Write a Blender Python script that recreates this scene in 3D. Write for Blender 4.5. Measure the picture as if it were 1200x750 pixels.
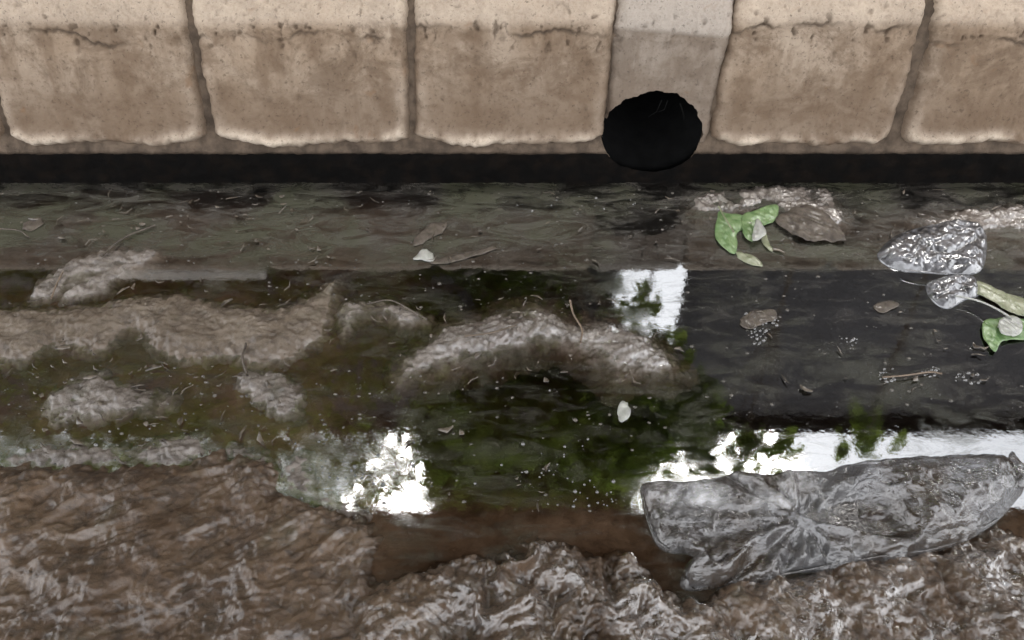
import bpy, bmesh, math, random
import numpy as np
from mathutils import Vector, Matrix
from mathutils.geometry import delaunay_2d_cdt

for o in list(bpy.data.objects): bpy.data.objects.remove(o)
S = bpy.context.scene
C = S.collection
R = math.radians
rnd = random.Random(7)

# ------------------------------------------------------------------ camera
PITCH = R(49.0); F = 1000.0; CAMH = 1.0
cam = bpy.data.objects.new('camera', bpy.data.cameras.new('camera'))
C.objects.link(cam); S.camera = cam
cam.location = (0, 0, CAMH); cam.rotation_euler = (R(90) - PITCH, 0, 0)
cam.data.sensor_width = 36; cam.data.lens = F / 1200 * 36
cam.data.clip_start = 0.02; cam.data.clip_end = 500

# ------------------------------------------------------------------ sky, sun, exposure
SUN_EL, SUN_AZ = R(68), R(12)      # veiled sun ahead, above the far bank
w = bpy.data.worlds.new('World'); S.world = w; w.use_nodes = True
wn = w.node_tree; wn.nodes.clear()
sky = wn.nodes.new('ShaderNodeTexSky'); sky.sky_type = 'NISHITA'; sky.sun_disc = False
sky.sun_elevation = SUN_EL; sky.sun_rotation = SUN_AZ
sky.air_density = 1.0; sky.dust_density = 1.2; sky.ozone_density = 1.0
hsv = wn.nodes.new('ShaderNodeHueSaturation'); hsv.inputs['Saturation'].default_value = 0.10
bg = wn.nodes.new('ShaderNodeBackground'); bg.inputs['Strength'].default_value = 0.15
wo = wn.nodes.new('ShaderNodeOutputWorld')
wn.links.new(sky.outputs[0], hsv.inputs['Color']); wn.links.new(hsv.outputs[0], bg.inputs[0]); wn.links.new(bg.outputs[0], wo.inputs[0])
sl = bpy.data.lights.new('sun', 'SUN'); sl.energy = 1.5; sl.angle = R(34); sl.color = (1.0, 0.96, 0.91)
so = bpy.data.objects.new('sun', sl); C.objects.link(so)
sd = Vector((math.sin(SUN_AZ) * math.cos(SUN_EL), math.cos(SUN_AZ) * math.cos(SUN_EL), math.sin(SUN_EL)))
so.rotation_euler = sd.to_track_quat('Z', 'Y').to_euler()
S.view_settings.view_transform = 'Standard'; S.view_settings.look = 'None'
S.view_settings.gamma = 1; S.view_settings.exposure = 2.4; S.view_settings.use_curve_mapping = False

# ------------------------------------------------------------------ where a sight line meets the place
ct, st = math.cos(PITCH), math.sin(PITCH)
def ray(px, py):
    a = (px - 600) / F; b = -(py - 375) / F
    return np.array([a, ct + b * st, -st + b * ct])
def gp(px, py, z=0.0):                     # point on the level z
    d = ray(px, py); t = (CAMH - z) / -d[2]
    return np.array([d[0] * t, d[1] * t, z])
def gps(pts, z=0.0): return np.array([gp(x, y, z)[:2] for x, y in pts])
def refl(px, py, Y):                       # point at distance Y whose mirror image in the water is seen there
    d = ray(px, py); t = Y / d[1]
    return np.array([d[0] * t, Y, -(CAMH + d[2] * t)])
WY0, WK = 1.183, 0.27                      # battered wall face: Y = WY0 + WK z
def wp(px, py):
    d = ray(px, py); t = (WY0 + WK * CAMH) / (d[1] - WK * d[2])
    return np.array([d[0] * t, d[1] * t, CAMH + d[2] * t])

# ------------------------------------------------------------------ noise
_rs = np.random.RandomState(3)
PERM = np.concatenate([_rs.permutation(256)] * 3)
GA = _rs.rand(256) * 2 * np.pi; GX, GY = np.cos(GA), np.sin(GA)
def pn(x, y, s=0):
    xi = np.floor(x).astype(int); yi = np.floor(y).astype(int); xf = x - xi; yf = y - yi
    def g(i, j, a, b):
        h = PERM[(PERM[(xi + i + s * 17) & 255] + yi + j) & 255]
        return GX[h] * a + GY[h] * b
    u = xf ** 3 * (xf * (xf * 6 - 15) + 10); v = yf ** 3 * (yf * (yf * 6 - 15) + 10)
    n0 = g(0, 0, xf, yf) * (1 - u) + g(1, 0, xf - 1, yf) * u
    n1 = g(0, 1, xf, yf - 1) * (1 - u) + g(1, 1, xf - 1, yf - 1) * u
    return (n0 * (1 - v) + n1 * v) * 1.5
def fbm(x, y, f, o=4, s=0, gain=.5):
    r = 0; a = 1; t = 0
    for k in range(o):
        r = r + a * pn(x * f, y * f, s + k); t += a; a *= gain; f *= 2.03
    return r / t
def rid(x, y, f, o=4, s=0, gain=.55):
    r = 0; a = 1; t = 0
    for k in range(o):
        r = r + a * (1 - 2.2 * np.abs(pn(x * f, y * f, s + k))); t += a; a *= gain; f *= 2.1
    return r / t
def sstep(a, b, x):
    t = np.clip((x - a) / (b - a), 0, 1); return t * t * (3 - 2 * t)
def pdist(x, y, poly):                     # signed distance to a polygon, + inside
    d2 = np.full(x.shape, 1e9); ins = np.zeros(x.shape, bool); n = len(poly)
    for i in range(n):
        ax, ay = poly[i]; bx, by = poly[(i + 1) % n]; ex, ey = bx - ax, by - ay
        t = np.clip(((x - ax) * ex + (y - ay) * ey) / (ex * ex + ey * ey + 1e-12), 0, 1)
        d2 = np.minimum(d2, (x - ax - t * ex) ** 2 + (y - ay - t * ey) ** 2)
        if by != ay:
            c = ((ay > y) != (by > y)) & (x < (bx - ax) * (y - ay) / (by - ay) + ax); ins ^= c
    d = np.sqrt(d2); return np.where(ins, d, -d)
def smooth_loop(p, n=6):
    p = np.array(p, float); out = []; m = len(p)
    for i in range(m):
        a, b, c, d = p[i - 1], p[i], p[(i + 1) % m], p[(i + 2) % m]
        for k in range(n):
            t = k / n
            out.append(.5 * (2 * b + (c - a) * t + (2 * a - 5 * b + 4 * c - d) * t * t + (3 * b - a - 3 * c + d) * t ** 3))
    return np.array(out)

# ------------------------------------------------------------------ materials
class NT:
    def __init__(s, name):
        s.m = bpy.data.materials.new(name); s.m.use_nodes = True; s.t = s.m.node_tree; s.t.nodes.clear()
        s.out = s.t.nodes.new('ShaderNodeOutputMaterial')
    def n(s, typ, ins=None, **pr):
        k = s.t.nodes.new('ShaderNode' + typ)
        for a, b in pr.items(): setattr(k, a, b)
        for a, b in (ins or {}).items():
            if hasattr(b, 'is_linked') or hasattr(b, 'links'): s.t.links.new(b, k.inputs[a])
            else: k.inputs[a].default_value = b
        return k
    def co(s, scale=(1, 1, 1), rot=(0, 0, 0)):
        g = s.n('NewGeometry').outputs['Position']
        return s.n('Mapping', {'Vector': g, 'Scale': scale, 'Rotation': rot}).outputs[0]
    def noise(s, sc, det=4, rough=.55, dist=0, vec=None):
        return s.n('TexNoise', {'Vector': vec or s.co(), 'Scale': sc, 'Detail': det, 'Roughness': rough, 'Distortion': dist}).outputs['Fac']
    def ramp(s, fac, a, b, lo=0., hi=1.):
        return s.n('MapRange', {'Value': fac, 'From Min': a, 'From Max': b, 'To Min': lo, 'To Max': hi}, interpolation_type='SMOOTHSTEP').outputs[0]
    def mix(s, f, a, b):
        k = s.n('Mix', data_type='RGBA')
        for sock, v in ((k.inputs[0], f), (k.inputs[6], a), (k.inputs[7], b)):
            if hasattr(v, 'links'): s.t.links.new(v, sock)
            else: sock.default_value = v if not isinstance(v, tuple) else (*v, 1)[:4]
        return k.outputs[2]
    def math(s, op, a, b):
        k = s.n('Math', operation=op)
        for i, v in enumerate((a, b)):
            if hasattr(v, 'links'): s.t.links.new(v, k.inputs[i])
            else: k.inputs[i].default_value = v
        return k.outputs[0]
    def attr(s, name): return s.n('Attribute', attribute_name=name).outputs['Fac']
    def bump(s, h, dist, strength=1., normal=None):
        d = {'Height': h, 'Distance': dist, 'Strength': strength}
        if normal: d['Normal'] = normal
        return s.n('Bump', d).outputs[0]
    def bsdf(s, **k):
        d = {}
        for a, b in k.items():
            a = {'col': 'Base Color', 'rough': 'Roughness', 'ior': 'IOR', 'nrm': 'Normal', 'coat': 'Coat Weight', 'coatr': 'Coat Roughness',
                 'alpha': 'Alpha', 'metal': 'Metallic', 'trans': 'Transmission Weight', 'sss': 'Subsurface Weight', 'spec': 'Specular IOR Level'}.get(a, a)
            if isinstance(b, tuple) and 'Radius' not in a: b = (*b, 1)[:4]
            d[a] = b
        p = s.n('BsdfPrincipled', d); s.t.links.new(p.outputs[0], s.out.inputs[0]); return p
def simple(name, col, rough=.6, var=.25, sc=30, **k):
    m = NT(name); f = m.noise(sc, 5)
    a = tuple(c * (1 - var) for c in col); b = tuple(min(1, c * (1 + var)) for c in col)
    m.bsdf(col=m.mix(m.ramp(f, .3, .7), a, b), rough=rough, nrm=m.bump(m.noise(sc * 4, 4), .001), **k)
    return m.m

M = {}
# plastered panels of the wall
def panel_mat(name, light, tan, dark, rimcol):
    m = NT(name)
    big = m.noise(5.5, 5, .6, .4); mid = m.noise(19, 6, .65, .3); fine = m.noise(150, 5, .7)
    streak = m.noise(16, 5, .6, .2, m.co((1.6, .4, .35)))
    c = m.mix(m.ramp(big, .38, .62), tan, light)
    c = m.mix(m.ramp(mid, .42, .68, 0, .85), c, dark); blot = m.noise(11, 7, .75, .6, m.co((1, 1, 1.3), (2, 1, 0))); c = m.mix(m.ramp(blot, .46, .62, 0, .6), c, tuple(x * .8 for x in dark))
    c = m.mix(m.ramp(streak, .46, .70, 0, .65), c, dark)
    damp = m.attr('damp'); c = m.mix(m.attr('tone'), c, dark)
    c = m.mix(m.math('MULTIPLY', damp, m.ramp(mid, .2, .7, .95, .5)), c, dark)
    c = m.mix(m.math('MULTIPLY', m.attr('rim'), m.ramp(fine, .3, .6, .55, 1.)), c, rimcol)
    c = m.mix(m.ramp(fine, .54, .70, 0, .65), c, tuple(x * .5 for x in dark))
    rust = m.noise(26, 3, .5, .5, m.co((1, 1, 1), (1, 2, 3)))
    c = m.mix(m.ramp(rust, .66, .78, 0, .45), c, (.22, .12, .06))
    c = m.mix(m.attr('crack'), c, (.085, .06, .042))
    m.bsdf(col=c, rough=.82, nrm=m.bump(m.math('ADD', fine, m.noise(420, 3)), .0016, .8), spec=.3)
    return m.m
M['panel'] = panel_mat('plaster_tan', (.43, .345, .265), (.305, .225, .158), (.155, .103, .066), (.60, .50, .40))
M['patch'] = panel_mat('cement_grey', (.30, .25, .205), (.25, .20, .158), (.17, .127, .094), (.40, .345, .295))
m = NT('joint_mortar'); f = m.noise(40, 5)
m.bsdf(col=m.mix(m.ramp(f, .3, .7), (.06, .041, .027), (.15, .108, .075)), rough=.85, nrm=m.bump(m.noise(180, 5), .003)); M['joint'] = m.m
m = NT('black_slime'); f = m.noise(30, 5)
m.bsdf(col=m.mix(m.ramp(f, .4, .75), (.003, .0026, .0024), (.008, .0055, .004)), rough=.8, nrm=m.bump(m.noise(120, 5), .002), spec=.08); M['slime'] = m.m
m = NT('water')
fine = m.noise(60, 5, .65); gx = m.n('SeparateXYZ', {0: m.co()}).outputs
wy = m.ramp(gx[1], .96, 1.05, .0, 1.)
fl_ = m.noise(24, 7, .72, .8, m.co((.5, 1.5, 1))); fl2 = m.noise(6, 4, .55, .4)
sumf = m.math('ADD', fl_, m.math('MULTIPLY', m.math('SUBTRACT', fl2, .5), .6))
film = m.math('ADD', m.math('MULTIPLY', m.ramp(sumf, .36, .60, .12, 1.), m.math('MULTIPLY', wy, .62)), m.math('MULTIPLY', m.ramp(sumf, .44, .68), .38))
rip = m.math('ADD', m.noise(26, 3), m.math('MULTIPLY', m.noise(170, 3), .22))
bp = m.bump(rip, .00010)
gl = m.n('BsdfGlossy', {'Color': (.96, .98, 1, 1), 'Roughness': m.math('ADD', m.ramp(fine, .5, .8, .015, .06), m.math('MULTIPLY', film, .16)), 'Normal': bp}).outputs[0]
tr = m.n('BsdfTransparent', {'Color': (.97, .97, .97, 1)}).outputs[0]
fr = m.math('MULTIPLY', m.n('Fresnel', {'IOR': 2.4, 'Normal': bp}).outputs[0], m.math('SUBTRACT', 1., m.n('NewGeometry').outputs['Backfacing']))
clear = m.n('MixShader', {0: fr, 1: tr, 2: gl}).outputs[0]
fb = m.bump(m.math('ADD', fl_, m.math('MULTIPLY', m.noise(240, 4, .7), .4)), .0020)
fp = m.n('BsdfPrincipled', {'Base Color': m.mix(m.ramp(fl2, .4, .62), (.085, .076, .066), (.060, .060, .038)), 'Roughness': .35, 'Normal': fb}).outputs[0]
m.t.links.new(m.n('MixShader', {0: film, 1: clear, 2: fp}).outputs[0], m.out.inputs[0])
m.t.links.new(m.n('VolumeAbsorption', {'Color': (.52, .44, .36, 1), 'Density': 88.}).outputs[0], m.out.inputs[1])
M['water'] = m.m
def mud_mat(name, a, b, dk, rough, coat, bd=.0021, coatr=.045, cbd=.0022):
    m = NT(name)
    big = m.noise(7, 5, .6, .5); mid = m.noise(38, 6, .65, .6, m.co((1, 1.6, 1), (0, 0, .5))); fine = m.noise(230, 5, .75); grit = m.noise(520, 2, .6)
    c = m.mix(m.ramp(big, .35, .65), a, b); c = m.mix(m.ramp(mid, .42, .7, 0, .8), c, dk)
    c = m.mix(m.ramp(fine, .58, .78, 0, .55), c, tuple(min(1, x * 1.9) for x in b))
    c = m.mix(m.ramp(grit, .64, .76, 0, .6), c, tuple(x * .4 for x in dk))
    ol = m.noise(11, 3, .5, .4, m.co((1, 1, 1), (1, 1, 1))); c = m.mix(m.ramp(ol, .58, .75, 0, .4), c, (.055, .055, .025))
    bp = m.bump(m.math('ADD', m.noise(85, 6, .68, .5), m.math('ADD', m.math('MULTIPLY', fine, .22), m.math('MULTIPLY', grit, .08))), bd, .9)
    cb = m.bump(m.noise(85, 5, .62, .8), cbd, .9, m.bump(m.noise(300, 2, .5), .0003))
    wet = m.math('MULTIPLY', m.ramp(m.noise(16, 5, .65, .3), .36, .56, .15, 1.), m.math('MULTIPLY', m.ramp(m.n('SeparateXYZ', {0: m.co()}).outputs[0], -.40, .25, .30, 1.), coat))
    m.bsdf(col=c, rough=m.ramp(mid, .3, .7, rough, rough + .3), nrm=bp, coat=wet, coatr=coatr, **{'Coat Normal': cb, 'Coat IOR': 1.9})
    return m.m
M['mud'] = mud_mat('wet_mud', (.078, .044, .022), (.125, .077, .043), (.024, .0125, .0055), .5, 1.8)
M['bed'] = mud_mat('bed_silt', (.16, .10, .06), (.21, .14, .088), (.09, .057, .034), .6, 0)
M['scum'] = mud_mat('grey_scum', (.16, .13, .11), (.25, .215, .185), (.055, .041, .031), .35, 1.6, .0028, .045, .0028)
M['scum_tan'] = mud_mat('tan_sediment', (.135, .10, .07), (.19, .148, .11), (.06, .042, .029), .40, 1.1, .0018)
m = NT('clear_plastic')
tint = m.noise(9, 3)
bp = m.bump(m.math('ADD', m.noise(48, 4, .6, 1., m.co((1, 1.7, 1), (0, 0, .6))), m.math('MULTIPLY', m.noise(120, 3, .5, 1.), .25)), .0034, .9)
gl = m.n('BsdfGlossy', {'Color': (.95, .94, .93, 1), 'Roughness': .06, 'Normal': bp}).outputs[0]
df = m.n('BsdfDiffuse', {'Color': m.mix(m.ramp(tint, .40, .66), m.mix(m.ramp(m.noise(30, 5, .65), .4, .65), (.05, .034, .022), (.055, .048, .043)), (.115, .113, .115)), 'Normal': bp}).outputs[0]
tr = m.n('BsdfTransparent', {'Color': (.93, .94, .96, 1)}).outputs[0]
body = m.n('MixShader', {0: m.math('MULTIPLY', m.attr('milk'), 1.), 1: tr, 2: df}).outputs[0]
fr = m.math('MULTIPLY', m.n('Fresnel', {'IOR': 2.3, 'Normal': bp}).outputs[0], m.math('SUBTRACT', 1., m.n('NewGeometry').outputs['Backfacing']))
fin = m.n('MixShader', {0: m.ramp(fr, 0, 1, .06, 1.), 1: body, 2: gl}).outputs[0]
m.t.links.new(fin, m.out.inputs[0]); M['plastic'] = m.m
m = NT('silver_plastic'); f = m.noise(55, 4, .6, 1.)
m.bsdf(col=m.mix(m.ramp(f, .35, .7), (.035, .034, .036), (.20, .20, .215)), rough=.3, nrm=m.bump(f, .0035), coat=1., coatr=.05, **{'Coat IOR': 2.0}); M['silver'] = m.m
def leaf_mat(name, a, b, rough=.35):
    m = NT(name); f = m.noise(70, 5, .65); v = m.noise(220, 2, .5, 0, m.co((1, .25, 1)))
    m.bsdf(col=m.mix(m.ramp(f, .3, .7), a, b), rough=rough, coat=.25, coatr=.12, nrm=m.bump(v, .0012), **{'Subsurface Weight': .15, 'Subsurface Radius': (.004, .006, .002)})
    return m.m
M['leaf'] = leaf_mat('green_leaf', (.11, .20, .07), (.23, .32, .15))
M['leaf_pale'] = leaf_mat('pale_leaf', (.20, .22, .13), (.33, .33, .23))
M['leaf_white'] = leaf_mat('whitish_leaf', (.30, .30, .27), (.46, .46, .42))
M['leaf_dead'] = leaf_mat('dead_leaf', (.05, .038, .028), (.13, .105, .082), .7)
def fol_mat(name, a, b):
    m = NT(name); c = m.mix(m.ramp(m.noise(9, 3), .35, .65), a, b)
    d = m.n('BsdfDiffuse', {'Color': c}).outputs[0]; t = m.n('BsdfTranslucent', {'Color': c}).outputs[0]
    g = m.n('BsdfGlossy', {'Color': (1, 1, 1, 1), 'Roughness': .35}).outputs[0]
    x = m.n('MixShader', {0: .6, 1: d, 2: t}).outputs[0]
    m.t.links.new(m.n('MixShader', {0: .05, 1: x, 2: g}).outputs[0], m.out.inputs[0]); return m.m
M['foliage'] = fol_mat('foliage', (.10, .15, .022), (.19, .25, .045))
M['foliage2'] = fol_mat('foliage_yellowish', (.18, .26, .04), (.30, .36, .08))
M['bark'] = simple('bark', (.12, .09, .065), .85)
M['house'] = simple('house_grey', (.085, .08, .082), .85, .15, 4)
M['roof'] = simple('roof_sheet', (.07, .06, .055), .6, .2, 3)
M['glass'] = simple('dark_glass', (.02, .022, .025), .1, .1, 3)
M['frame'] = simple('frame_paint', (.3, .29, .27), .5, .1, 8)
M['ground'] = simple('soil', (.13, .10, .07), .95, .35, 6)
M['timber'] = simple('pale_timber', (.62, .58, .52), .7, .12, 14)
M['awning'] = simple('awning_sheet', (.085, .065, .05), .6, .25, 5)
M['pipe'] = simple('bore_shade', (.004, .004, .004), .9, .3, 40, spec=.1)  # near-black colour stands in for the shade inside the bore
M['twig'] = simple('twig', (.19, .14, .10), .6, .3, 60)
m = NT('bubble'); m.bsdf(col=(.12, .115, .11), rough=.05, ior=2.0, **{'Transmission Weight': .0}); M['bubble'] = m.m
m = NT('rotted_bits'); m.bsdf(col=m.mix(m.ramp(m.noise(90, 2), .35, .65), (.04, .028, .018), (.15, .12, .09)), rough=.4, coat=.5, coatr=.1); M['frag'] = m.m
M['fleck'] = simple('scum_fleck', (.13, .115, .10), .3, .5, 200)

# ------------------------------------------------------------------ object helpers
def tag(o, label=None, cat=None, group=None, kind=None):
    for k, v in (('label', label), ('category', cat), ('group', group), ('kind', kind)):
        if v: o[k] = v
    return o
def link(o, parent=None):
    C.objects.link(o)
    if parent:
        o.parent = parent; o.matrix_parent_inverse = parent.matrix_world.inverted() if parent.type != 'EMPTY' else Matrix.Translation(parent.location).inverted()
    return o
def thing(name, label, cat, loc=(0, 0, 0), group=None):
    o = bpy.data.objects.new(name, None); o.location = loc; o.empty_display_size = .05
    C.objects.link(o); return tag(o, label, cat, group)
def mesh(name, v, f, mat, parent=None, smooth=True, attrs=None):
    me = bpy.data.meshes.new(name)
    v = np.asarray(v, float)
    if isinstance(f, np.ndarray) and f.ndim == 2:
        k = f.shape[1]; me.vertices.add(len(v)); me.vertices.foreach_set('co', v.ravel())
        me.loops.add(f.size); me.loops.foreach_set('vertex_index', f.ravel().astype(np.int32))
        me.polygons.add(len(f)); me.polygons.foreach_set('loop_start', (np.arange(len(f)) * k).astype(np.int32))
        me.update(calc_edges=True); me.validate()
    else:
        me.from_pydata([tuple(a) for a in v], [], [tuple(a) for a in f]); me.update()
    if smooth: me.polygons.foreach_set('use_smooth', np.ones(len(me.polygons), bool))
    for k, a in (attrs or {}).items():
        at = me.attributes.new(k, 'FLOAT', 'POINT'); at.data.foreach_set('value', np.asarray(a, np.float32).ravel())
    me.materials.append(M[mat] if isinstance(mat, str) else mat)
    o = bpy.data.objects.new(name, me); link(o, parent); return o
def grid_faces(ny, nx):
    i = np.arange((ny - 1) * (nx - 1)); r = i // (nx - 1); c = i % (nx - 1); a = r * nx + c
    return np.stack([a, a + 1, a + nx + 1, a + nx], 1)
def cull(v, f, keep, attrs=None):
    f = f[keep[f].any(1)]; used = np.unique(f); mp = np.full(len(v), -1); mp[used] = np.arange(len(used))
    return v[used], mp[f], {k: a[used] for k, a in (attrs or {}).items()}
def box_vf(x0, x1, y0, y1, z0, z1):
    v = [(x, y, z) for z in (z0, z1) for y in (y0, y1) for x in (x0, x1)]
    return v, [(0, 2, 3, 1), (4, 5, 7, 6), (0, 1, 5, 4), (2, 6, 7, 3), (0, 4, 6, 2), (1, 3, 7, 5)]
def box(name, dims, mat, parent=None, bev=.004):
    v, f = box_vf(*dims); o = mesh(name, v, f, mat, parent, False)
    if bev: b = o.modifiers.new('bevel', 'BEVEL'); b.width = bev; b.segments = 2
    return o
def tube_vf(pts, rad, n=8):
    pts = [Vector(tuple(float(c) for c in p)) for p in pts]; rad = [float(r) for r in rad] if hasattr(rad, '__len__') else rad; v = []; f = []; k = len(pts)
    for i, p in enumerate(pts):
        d = (pts[min(i + 1, k - 1)] - pts[max(i - 1, 0)]).normalized()
        a = d.cross(Vector((0, 0, 1)) if abs(d.z) < .9 else Vector((1, 0, 0))).normalized(); b = d.cross(a)
        r = rad[i] if hasattr(rad, '__len__') else rad
        v += [tuple(p + r * (a * math.cos(2 * math.pi * j / n) + b * math.sin(2 * math.pi * j / n))) for j in range(n)]
    for i in range(k - 1):
        for j in range(n): f.append((i * n + j, i * n + (j + 1) % n, (i + 1) * n + (j + 1) % n, (i + 1) * n + j))
    f.append(tuple(range(n))); f.append(tuple(range((k - 1) * n, k * n))[::-1])
    return v, f
def tube(name, pts, rad, mat, parent=None, n=8):
    v, f = tube_vf(pts, rad, n); return mesh(name, v, f, mat, parent)
def sheet(name, outline, zf, mat, parent=None, step=.004, thick=.0012, sm=5, attrs=None):
    """a thin sheet filling an outline on the ground; zf(x, y, d) lifts it, d = distance to its rim"""
    lo = smooth_loop(outline, sm) if sm else np.array(outline)
    out = []
    for i in range(len(lo)):
        a, b = lo[i], lo[(i + 1) % len(lo)]; k = max(1, int(np.linalg.norm(b - a) / step))
        out += [a + (b - a) * j / k for j in range(k)]
    out = np.array(out); mn, mx = out.min(0), out.max(0)
    gx, gy = np.meshgrid(np.arange(mn[0], mx[0], step), np.arange(mn[1], mx[1], step))
    gx = gx + (np.arange(gx.shape[0]) % 2)[:, None] * step * .5
    p = np.stack([gx.ravel(), gy.ravel()], 1); d = pdist(p[:, 0], p[:, 1], out); p = p[d > step * .6]
    allp = [Vector(q) for q in np.concatenate([out, p])]; n = len(out)
    r = delaunay_2d_cdt(allp, [(i, (i + 1) % n) for i in range(n)], [], 1, 1e-7)
    v2 = np.array([tuple(q) for q in r[0]]); f = np.array([t for t in r[2] if len(t) == 3])
    x, y = v2[:, 0], v2[:, 1]; dd = np.abs(pdist(x, y, out)); z = zf(x, y, dd)
    at = {k: g(x, y, dd) for k, g in (attrs or {}).items()}
    o = mesh(name, np.stack([x, y, z], 1), f, mat, parent, True, at)
    if thick: s = o.modifiers.new('thick', 'SOLIDIFY'); s.thickness = thick; s.offset = 1
    return o

# ================================================================== SETTING
# ---- water
wv, wf = box_vf(-14, 14, .1, 1.30, -.2, 0)
tag(mesh('water', wv, wf, 'water', None, False), kind='structure')
xs = np.concatenate([np.linspace(-14, -1.25, 30), np.arange(-1.2, 1.2, .006), np.linspace(1.25, 14, 30)]); ys = np.arange(.1, 1.3, .006); X, Y = np.meshgrid(xs, ys)
deep = sstep(-.30, .20, X + .12 * fbm(X, Y, 4, 2, 7)) * sstep(.52, .66, Y)
Z = -.009 - .034 * deep - .010 * sstep(.85, 1.05, Y) + .010 * fbm(X, Y, 7, 4, 8) + .003 * fbm(X, Y, 50, 3, 9)
tag(mesh('stream_bed', np.stack([X, Y, np.minimum(Z, -.003)], -1).reshape(-1, 3), grid_faces(len(ys), len(xs)), 'bed'), kind='structure')

# ---- wet mud bank in the foreground
MUD = [(-900, 545), (-300, 540), (0, 540), (60, 552), (110, 545), (150, 538), (210, 543), (260, 530), (330, 533), (335, 575), (390, 598), (440, 603), (452, 640), (440, 668),
       (505, 671), (560, 655), (610, 640), (690, 634), (735, 655), (765, 682), (795, 702), (830, 694), (900, 674), (1010, 655), (1100, 640), (1150, 627), (1172, 618),
       (1230, 640), (1500, 650), (1700, 655)]
mp_ = [tuple(p) for p in gps(MUD)]
mp_ = mp_ + [(4.5, mp_[-1][1]), (4.5, -.6), (-4.5, -.6), (-4.5, mp_[0][1])]
mp_ = np.array(mp_)
def mud_h(x, y):
    x = np.asarray(x, float); y = np.asarray(y, float)
    d = pdist(x, y, mp_) + .026 * fbm(x, y, 16, 4, 5, .6) + .006 * fbm(x, y, 90, 2, 6)
    xr = x * .86 + y * .5; yr = -x * .5 + y * .86
    left = sstep(.05, -.25, x) * .85
    streak = rid(xr * .55 + .05 * fbm(x, y, 7, 2, 31), yr * 1.5 + .03 * fbm(x, y, 8, 2, 32), 8, 5, 11, .46)
    clod = rid(x + .03 * fbm(x, y, 10, 2, 33), y + .03 * fbm(x, y, 10, 2, 34), 14, 5, 21, .46)
    bub = np.abs(fbm(x, y, 60, 3, 41, .6)) * 1.6
    h = .0035 + left * .019 * streak + (1 - left) * .029 * (1 - .45 * sstep(.1, .35, x)) * clod + .022 * fbm(x, y, 6, 4, 51) + (.002 + .003 * (1 - left)) * bub + .0015 * fbm(x, y, 120, 3, 61)
    m = sstep(-.050, .040, d)
    far = .22 * sstep(.20, -.35, y) ** 1.3
    return -.036 + m * (.038 + h) + .007 * sstep(.02, .14, d) + far
xs = np.concatenate([np.arange(-4.4, -.95, .03), np.arange(-.95, .95, .0021), np.arange(.95, 4.4, .03)])
ys = np.concatenate([np.arange(-.5, .33, .02), np.arange(.33, .72, .0021)])
X, Y = np.meshgrid(xs, ys); Z = mud_h(X, Y)
v = np.stack([X, Y, Z], -1).reshape(-1, 3); f = grid_faces(len(ys), len(xs))
v, f, _ = cull(v, f, v[:, 2] > -.034)
tag(mesh('mud_bank', v, f, 'mud'), kind='structure')

# ---- ground beyond both edges
GZ = .335
tag(mesh('ground', [(-80, 1.40, GZ), (80, 1.40, GZ), (80, 120, GZ), (-80, 120, GZ), (-80, -80, .19), (80, -80, .19), (80, -.42, .19), (-80, -.42, .19)],
         [(0, 1, 2, 3), (4, 5, 6, 7)], 'ground', None, False), kind='structure')

# ================================================================== THE WALL
wall = thing('retaining_wall', 'tan plastered retaining wall of pillowed panels above a black slimy foot', 'wall', (0, 1.25, 0))
# profile along the face: battered, then folding back to a sloping top
prof = [(WY0 + WK * .055, .055), (WY0 + WK * .27, .27)]
for k in range(1, 9):
    a = k / 8; ang = R(75 - 55 * a); prof.append((prof[-1][0] + .0105 * math.cos(ang), prof[-1][1] + .0105 * math.sin(ang)))
prof += [(1.44, prof[-1][1] + .012)]
prof = np.array(prof); arc = np.concatenate([[0], np.cumsum(np.linalg.norm(np.diff(prof, axis=0), axis=1))])
tan_ = np.diff(prof, axis=0); tan_ /= np.linalg.norm(tan_, axis=1)[:, None]; tan_ = np.concatenate([tan_, tan_[-1:]])
def pf(t):
    y = np.interp(t, arc, prof[:, 0]); z = np.interp(t, arc, prof[:, 1])
    ty = np.interp(t, arc, tan_[:, 0]); tz = np.interp(t, arc, tan_[:, 1])
    return y, z, -tz, ty                                    # outward normal (−tz, ty): towards the camera and up
TL = arc[-1]; TC = arc[1]                                    # TC: the fold
joints_px = [(-600, -470), (-300, -205), (-40, 10), (214, 250), (479, 483), (727, 706), (866, 826), (1100, 1046), (1345, 1268), (1600, 1490), (1900, 1740)]
jb = []
for a, b in joints_px:
    p0 = wp(a, 2); p1 = wp(b, 182)
    s = (p0[0] - p1[0]) / (p0[2] - p1[2]); jb.append((p1[0] - s * (p1[2] - .055), s * .9))   # x at foot, lean per metre of height
HOLE = wp(765, 158); HR = .086; HZ = 1.22
jw = [.006, .006, .004, .0065, .0055, .0008, .0008, .0075, .005, .006, .006]
def crackz(x, s): return TC - .012 + .034 * fbm(x, x * 0 + s, 7, 5, 71, .6) + .014 * pn(x * 0 + s * 1.7, x * 0 + .3, 73) + .004 * fbm(x, x * 0, 70, 2, 72)
def ring(v, dH, rr):
    k = (dH < rr) & (dH > rr * .5); q = (rr / dH[k]); v[k, 0] = HOLE[0] + (v[k, 0] - HOLE[0]) * q; v[k, 2] = HOLE[2] + (v[k, 2] - HOLE[2]) * q
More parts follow.
